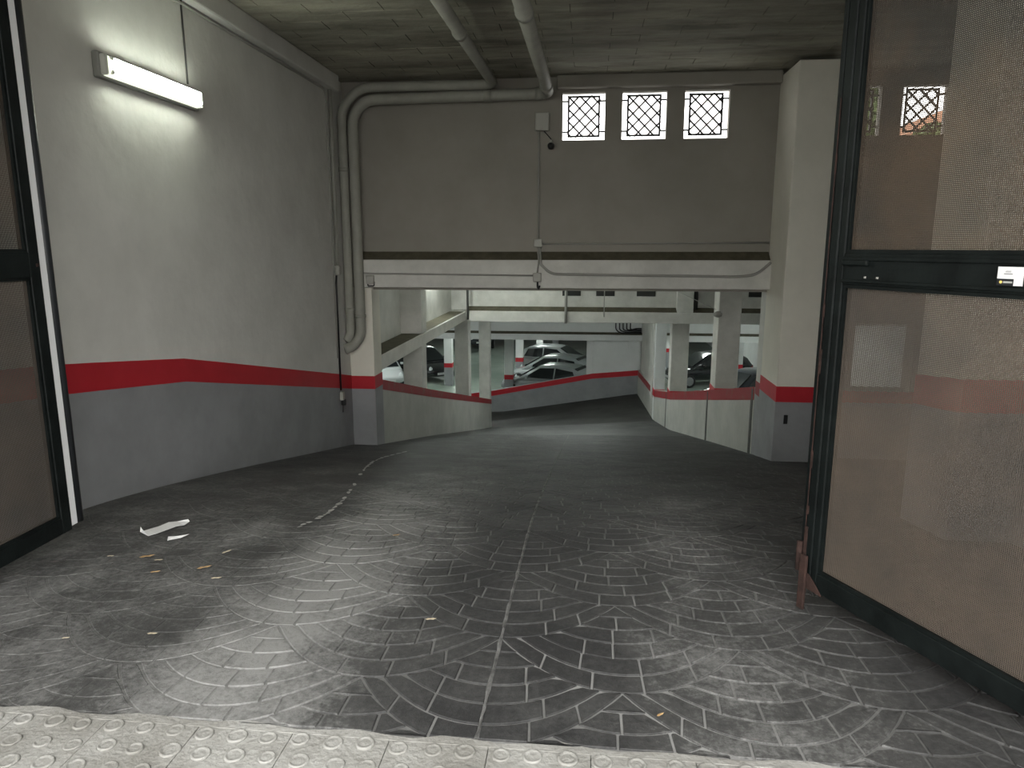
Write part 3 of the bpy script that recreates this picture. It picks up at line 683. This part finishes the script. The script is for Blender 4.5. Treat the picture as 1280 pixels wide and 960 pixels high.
# camera under the big box
t = thing('security_camera', 'small black dome camera hanging below the square box on the back wall', 'camera', (-.52, 9.93, 2.93))
bm = bmesh.new(); lathe(bm, [(.008, -.055), (.03, -.048), (.045, -.02), (.046, .01), (.03, .03), (.012, .035)], 14); obj('lens_dome', bm, M['black'], t, True)
obj('mount', bx(-.02, .02, -.02, .06, .03, .07), M['cable'], t, bevel=.006); obj('lead', tb(fillet([(-.1, .05, .19), (-.06, .05, .15), (-.0, .03, .08)], .02), .007, 6), M['black'], t)
# cracks and holes in the tall column
tag(obj('socket_hole', bx(2.52, 2.57, 9.136, 9.149, -.62, -.50), M['black'], None, bevel=.01), 'black slot in the grey base of the tall right column', 'socket')

# ------------------------------------------------------------ the fluorescent lamp on the left wall
t = thing('fluorescent_lamp', 'long lit fluorescent lamp on the left wall', 'lamp', (-3.4, 5.5, 2.83))
obj('housing', bx(0, .055, -.64, .64, -.086, .086), M['lamp_base'], t, bevel=.012)
bm = bmesh.new(); prism(bm, [(.055, -.6, -.07), (.095, -.6, -.06), (.11, -.6, -.03), (.11, -.6, .03), (.095, -.6, .06), (.055, -.6, .07)], (0, 1.2, 0)); bmesh.ops.recalc_face_normals(bm, faces=bm.faces)
obj('diffuser', bm, M['lamp_glow'], t)
for s in (-1, 1):
    obj('tube', tb([(.10, -.56, .035*s), (.10, .57, .035*s)], .02, 10), M['tube_glow'], t, True)
    obj('end_cap', bx(.055, .10, min(.6*s, .635*s), max(.6*s, .635*s), -.068, .068), M['endcap'], t, bevel=.01)
    obj('clip', bx(.05, .118, -.585, -.565, .045*s-.012, .045*s+.012), M['endcap'], t)

# ------------------------------------------------------------ gates
def wire_mesh(s0, s1, z0, z1, wd=.0026, pitch=.0068):
    """woven wire: two layers of thin flat wires in the leaf's plane (x along the leaf, z up)"""
    bm = bmesh.new(); n = int((s1-s0)/pitch)
    for i in range(1, n): x = s0+i*pitch; box(bm, x-wd/2, x+wd/2, -.0006, .0006, z0, z1)
    n = int((z1-z0)/pitch)
    for i in range(1, n): z = z0+i*pitch; box(bm, s0, s1, .0006, .0018, z-wd/2, z+wd/2)
    return bm
ZTOP = 3.1
def leaf(root, L, sw):
    for nm, b in (('stile', (0, sw, -.025, .025, .05, ZTOP)), ('stile', (L-.07, L, -.025, .025, .05, ZTOP)), ('bottom_rail', (sw, L-.07, -.025, .025, .05, .14)), ('top_rail', (sw, L-.07, -.025, .025, ZTOP-.08, ZTOP)),
                  ('middle_rail', (sw, L-.07, -.025, .025, 1.445, 1.575))):
        obj(nm, bx(*b), M['iron'], root, bevel=.005)
    tag(obj('wire_mesh', wire_mesh(sw, L-.07, .14, 1.445, .0031), M['meshlow'], root), kind='stuff')
    tag(obj('wire_mesh', wire_mesh(sw, L-.07, 1.575, ZTOP-.08), M['mesh'], root), kind='stuff')
    for z0, z1 in ((.14, 1.445), (1.575, ZTOP-.08)):
        for side in (-1, 1):
            q = bmesh.new(); ya, yb_ = sorted((side*.004, side*.018))
            box(q, sw, sw+.014, ya, yb_, z0, z1); box(q, L-.084, L-.07, ya, yb_, z0, z1); box(q, sw+.014, L-.084, ya, yb_, z0, z0+.014); box(q, sw+.014, L-.084, ya, yb_, z1-.014, z1)
            obj('mesh_bead', q, M['iron'], root)
# right leaf: x axis of the leaf runs from its free edge to the hinge
ang = math.atan2(-.893, .45)
g = thing('gate_leaf', 'right dark iron gate leaf with wire mesh, swung inward at an angle', 'gate', (1.07, 3.19, 0), ang)
leaf(g, 2.5, .035)
obj('closing_stile', bx(-.045, 0, -.03, .03, .06, ZTOP), M['iron'], g, bevel=.006)
obj('astragal', bx(-.075, -.047, -.028, .012, .12, ZTOP), M['iron'], g, bevel=.008)
obj('rust_edge', bx(-.0475, -.0445, -.034, -.030, .15, 2.2), M['rust'], g)
for z0, z1, wd in ((.2, .34, .018), (.62, .70, .012), (1.05, 1.16, .014), (1.3, 1.36, .01), (1.9, 1.98, .008), (.4, .44, .014)):
    obj('rust_patch', bx(-.05, -.05+wd, -.0335, -.0305, z0, z1), M['rust'], g)
bm = bmesh.new(); prism(bm, [(-.05, -.032, .05), (.08, -.032, .05), (.05, -.032, .08), (.0, -.032, .12), (-.05, -.032, .13)], (0, -.006, 0)); bmesh.ops.recalc_face_normals(bm, faces=bm.faces); obj('gusset_plate', bm, M['rust'], g)
zg = zf(1.05, 3.2)
obj('drop_bolt', bx(-.045, -.005, -.055, -.040, zg+.008, .21), M['rust'], g, bevel=.004)
obj('bolt_sleeve', tb([(-.065, -.04, .12), (-.065, -.04, .26)], .014, 8), M['rust'], g, True)
obj('upper_rail_lip', bx(.035, 2.43, -.034, -.025, 1.545, 1.56), M['iron'], g, bevel=.003)
obj('lower_rail_lip', bx(.035, 2.43, -.034, -.025, 1.455, 1.468), M['iron'], g, bevel=.003)
obj('latch_bar', bx(.04, .17, -.045, -.025, 1.525, 1.548), M['iron'], g, bevel=.006)
for s in (.15, .21): obj('rivet', bx(s, s+.008, -.03, -.025, 1.475, 1.483), M['cable'], g)
t = thing('sticker', 'white label with grey print on the right gate rail', 'sticker', (0, 0, 0), 0)
dirv = Vector((.45, -.893, 0)).normalized(); nrm = Vector((dirv.y, -dirv.x, 0))
t.location = Vector((1.07, 3.19, 0))+dirv*.703; t.rotation_euler = (0, 0, ang)
obj('paper', bx(0, .085, -.037, -.0345, 1.497, 1.536), M['paper'], t); obj('dark_footer', bx(0, .056, -.037, -.0345, 1.475, 1.497), M['tube_grey'], t); obj('footer_paper', bx(.056, .085, -.037, -.0345, 1.475, 1.497), M['paper'], t)
M['print'] = mat('grey_print', (.2, .2, .22), .7); M['yellow'] = mat('yellow_dot', (.75, .55, .15), .6); M['pale_print'] = mat('pale_print', (.4, .4, .38), .7)
for a, b, z0, z1 in ((.026, .044, 1.5185, 1.5205), (.022, .050, 1.5115, 1.5145), (.028, .045, 1.522, 1.523)): obj('print_line', bx(a, b, -.0376, -.037, z0, z1), M['print'], t)
bm = bmesh.new(); lathe(bm, [(.005, 0), (.005, .0006)], 10); bmesh.ops.rotate(bm, verts=bm.verts, matrix=Matrix.Rotation(R(90), 3, 'X')); bmesh.ops.translate(bm, verts=bm.verts, vec=(.014, -.037, 1.486)); obj('yellow_dot', bm, M['yellow'], t)
obj('footer_print', bx(.022, .052, -.0376, -.037, 1.483, 1.489), M['pale_print'], t)
# left leaf: parallel with the wall
g2 = thing('gate_leaf', 'left dark iron gate leaf with wire mesh and white edge strip', 'gate', (-2.86, 3.48, 0), R(-90))
leaf(g2, 2.5, .07)
obj('edge_strip', bx(-.045, 0, .0, .022, .07, ZTOP), M['strip'], g2)
obj('edge_tube', tb([(-.075, 0, .07), (-.075, 0, ZTOP)], .03, 14), M['tube_grey'], g2, True)
obj('lock_bolt', bx(.012, .03, .025, .03, 1.50, 1.515), M['rust'], g2)
# hinge posts

# ------------------------------------------------------------ litter
def on_floor(x, y, dz=.010): return zf(x, y)+dz
bm = bmesh.new()
pts = [(-2.665, 3.83, .03), (-2.63, 3.79, .004), (-2.60, 3.825, .008), (-2.58, 3.90, .006), (-2.555, 3.97, .012), (-2.53, 4.01, .008), (-2.485, 4.035, .025)]
wdt = [(.008, .0), (.02, .025), (.022, .022), (.02, .02), (.022, .02), (.018, .022), (.004, .004)]
Lf, Rt = [], []
for (x, y, dz), (a, b) in zip(pts, wdt):
    Lf.append(bm.verts.new((x-a*1.9, y+a*1.15, on_floor(x, y)+dz))); Rt.append(bm.verts.new((x+b*1.9, y-b*1.15, on_floor(x, y)+dz*.6)))
for i in range(len(pts)-1): bm.faces.new((Lf[i], Rt[i], Rt[i+1], Lf[i+1]))
o = obj('paper_strip', bm, M['paper']); sm = o.modifiers.new('t', 'SOLIDIFY'); sm.thickness = .001
tag(o, 'long crumpled strip of white paper on the ramp by the left gate', 'paper')
bm = bmesh.new()
vs = [bm.verts.new((x, y, on_floor(x, y)+dz)) for x, y, dz in ((-2.44, 3.735, .012), (-2.425, 3.70, .0), (-2.405, 3.72, .006), (-2.375, 3.755, .0), (-2.34, 3.79, .014), (-2.385, 3.785, .003), (-2.41, 3.75, .010))]
bm.faces.new(vs); o = obj('paper_scrap', bm, M['paper']); sm = o.modifiers.new('t', 'SOLIDIFY'); sm.thickness = .001
tag(o, 'small torn scrap of white paper below the long paper strip', 'paper')
LV = [(-2.379, 3.428, .035, .4, 'leaf', 'tan dry leaf, largest of the three below the paper scrap'), (-2.285, 3.388, .022, .1, 'leaf2', 'narrow pale leaf beside the tan dry leaf'), (-2.2, 3.225, .022, .3, 'leaf', 'small brown leaf nearer the sidewalk than the tan leaf'), (-1.982, 3.313, .032, .5, 'leaf', 'orange dry leaf lying alone right of the other leaves'),
      (-1.985, 3.555, .024, .9, 'leaf2', 'curled pale leaf beyond the orange leaf'), (-1.846, 3.186, .024, .2, 'leaf2', 'pale twig-like leaf at the edge of the worn stones'), (-1.813, 2.597, .020, .1, 'leaf2', 'whitish flat leaf near the studded tiles'), (-2.579, 3.413, .018, .1, 'leaf2', 'tiny pale leaf left of the tan dry leaf'),
      (-2.15, 2.521, .014, .2, 'leaf2', 'tiny pale chip near the left gate end of the tiles'), (-1.124, 3.967, .02, .3, 'leaf', 'tiny yellow leaf on the worn stones left of the seam'), (-.667, 2.863, .022, .1, 'leaf2', 'small pale leaf on the fan stones left of the seam'), (.281, 2.257, .014, .6, 'leaf', 'tiny brown leaf near the tiles right of the seam')]
for x, y, s, a, m, lab in LV:
    bm = bmesh.new(); sh = [(-1, 0, .1), (-.5, .32, .25), (.1, .42, .15), (.6, .22, .3), (1.25, .02, .35), (.6, -.24, .1), (0, -.42, .3), (-.55, -.28, .05)]
    mid = bm.verts.new((0, 0, s*.05)); v = [bm.verts.new((p*s, q*s, h*s*.6)) for p, q, h in sh]
    for i in range(8): bm.faces.new((mid, v[i], v[(i+1) % 8]))
    o = obj('dry_leaf', bm, M[m]); o.location = (x, y, on_floor(x, y)); o.rotation_euler = (R(-8), 0, a); tag(o, lab, 'leaf', 'dry leaves on the ramp')
    sm = o.modifiers.new('t', 'SOLIDIFY'); sm.thickness = .001

# ------------------------------------------------------------ outside, seen through the right-hand windows
M['brick'] = mat('orange_brick_render', (.30, .14, .08), .9, (.36, .19, .12), 2); M['foliage'] = mat('tree_leaves', (.03, .06, .012), .7, (.08, .115, .03), 4); M['bark'] = mat('bark', (.09, .06, .04), .9)
hs = thing('house', 'orange rendered house beyond the right-hand windows', 'building', (14.0, 27, 2.6))
obj('walls', bx(-2.6, 3.4, 0, 6, 0, 2.9), M['brick'], hs)
bm = bmesh.new(); prism(bm, [(-2.8, -.3, 2.9), (3.6, -.3, 2.9), (3.6, -.3, 3.4), (-.2, -.3, 4.3), (-2.8, -.3, 3.3)], (0, 6.5, 0)); bmesh.ops.recalc_face_normals(bm, faces=bm.faces); obj('roof', bm, M['brick'], hs)
for i in range(3):
    obj('window_pane', bx(-1.6+i*1.7, -.7+i*1.7, -.03, 0, 1.0, 2.2), M['glass'], hs)
def tree(x, y, z, h, r, label, seed):
    rr = random.Random(seed); t = thing('tree', label, 'tree', (x, y, z))
    bm = bmesh.new(); tube(bm, [(0, 0, 0), (.05, 0, h*.35), (0, .05, h*.7)], .1, 8)
    for a in range(5):
        an = a*1.256; tube(bm, [(.03, 0, h*.4), (math.cos(an)*r*.7, math.sin(an)*r*.7, h*.75)], .035, 6)
    obj('trunk', bm, M['bark'], t)
    bm = bmesh.new()
    for i in range(3200):
        u = Vector((rr.gauss(0, 1), rr.gauss(0, 1), rr.gauss(0, 1))).normalized()*r*rr.uniform(.45, 1)**.6
        p = Vector((0, 0, h*.72))+Vector((u.x, u.y, u.z*.8)); a = Vector((rr.uniform(-1, 1), rr.uniform(-1, 1), rr.uniform(-1, 1))).normalized()*.09; b = a.cross(Vector((rr.uniform(-1, 1), rr.uniform(-1, 1), 1))).normalized()*.05
        bm.faces.new([bm.verts.new(p-a), bm.verts.new(p+b), bm.verts.new(p+a), bm.verts.new(p-b)])
    tag(obj('leaves', bm, M['foliage'], t), kind='stuff')
tree(6.1, 18.5, 2.6, 2.9, .95, 'leafy tree filling the window beside the gate frame', 1)
tree(8.75, 19.5, 2.6, 1.95, .85, 'low leafy bush at the bottom of the rightmost window', 2)
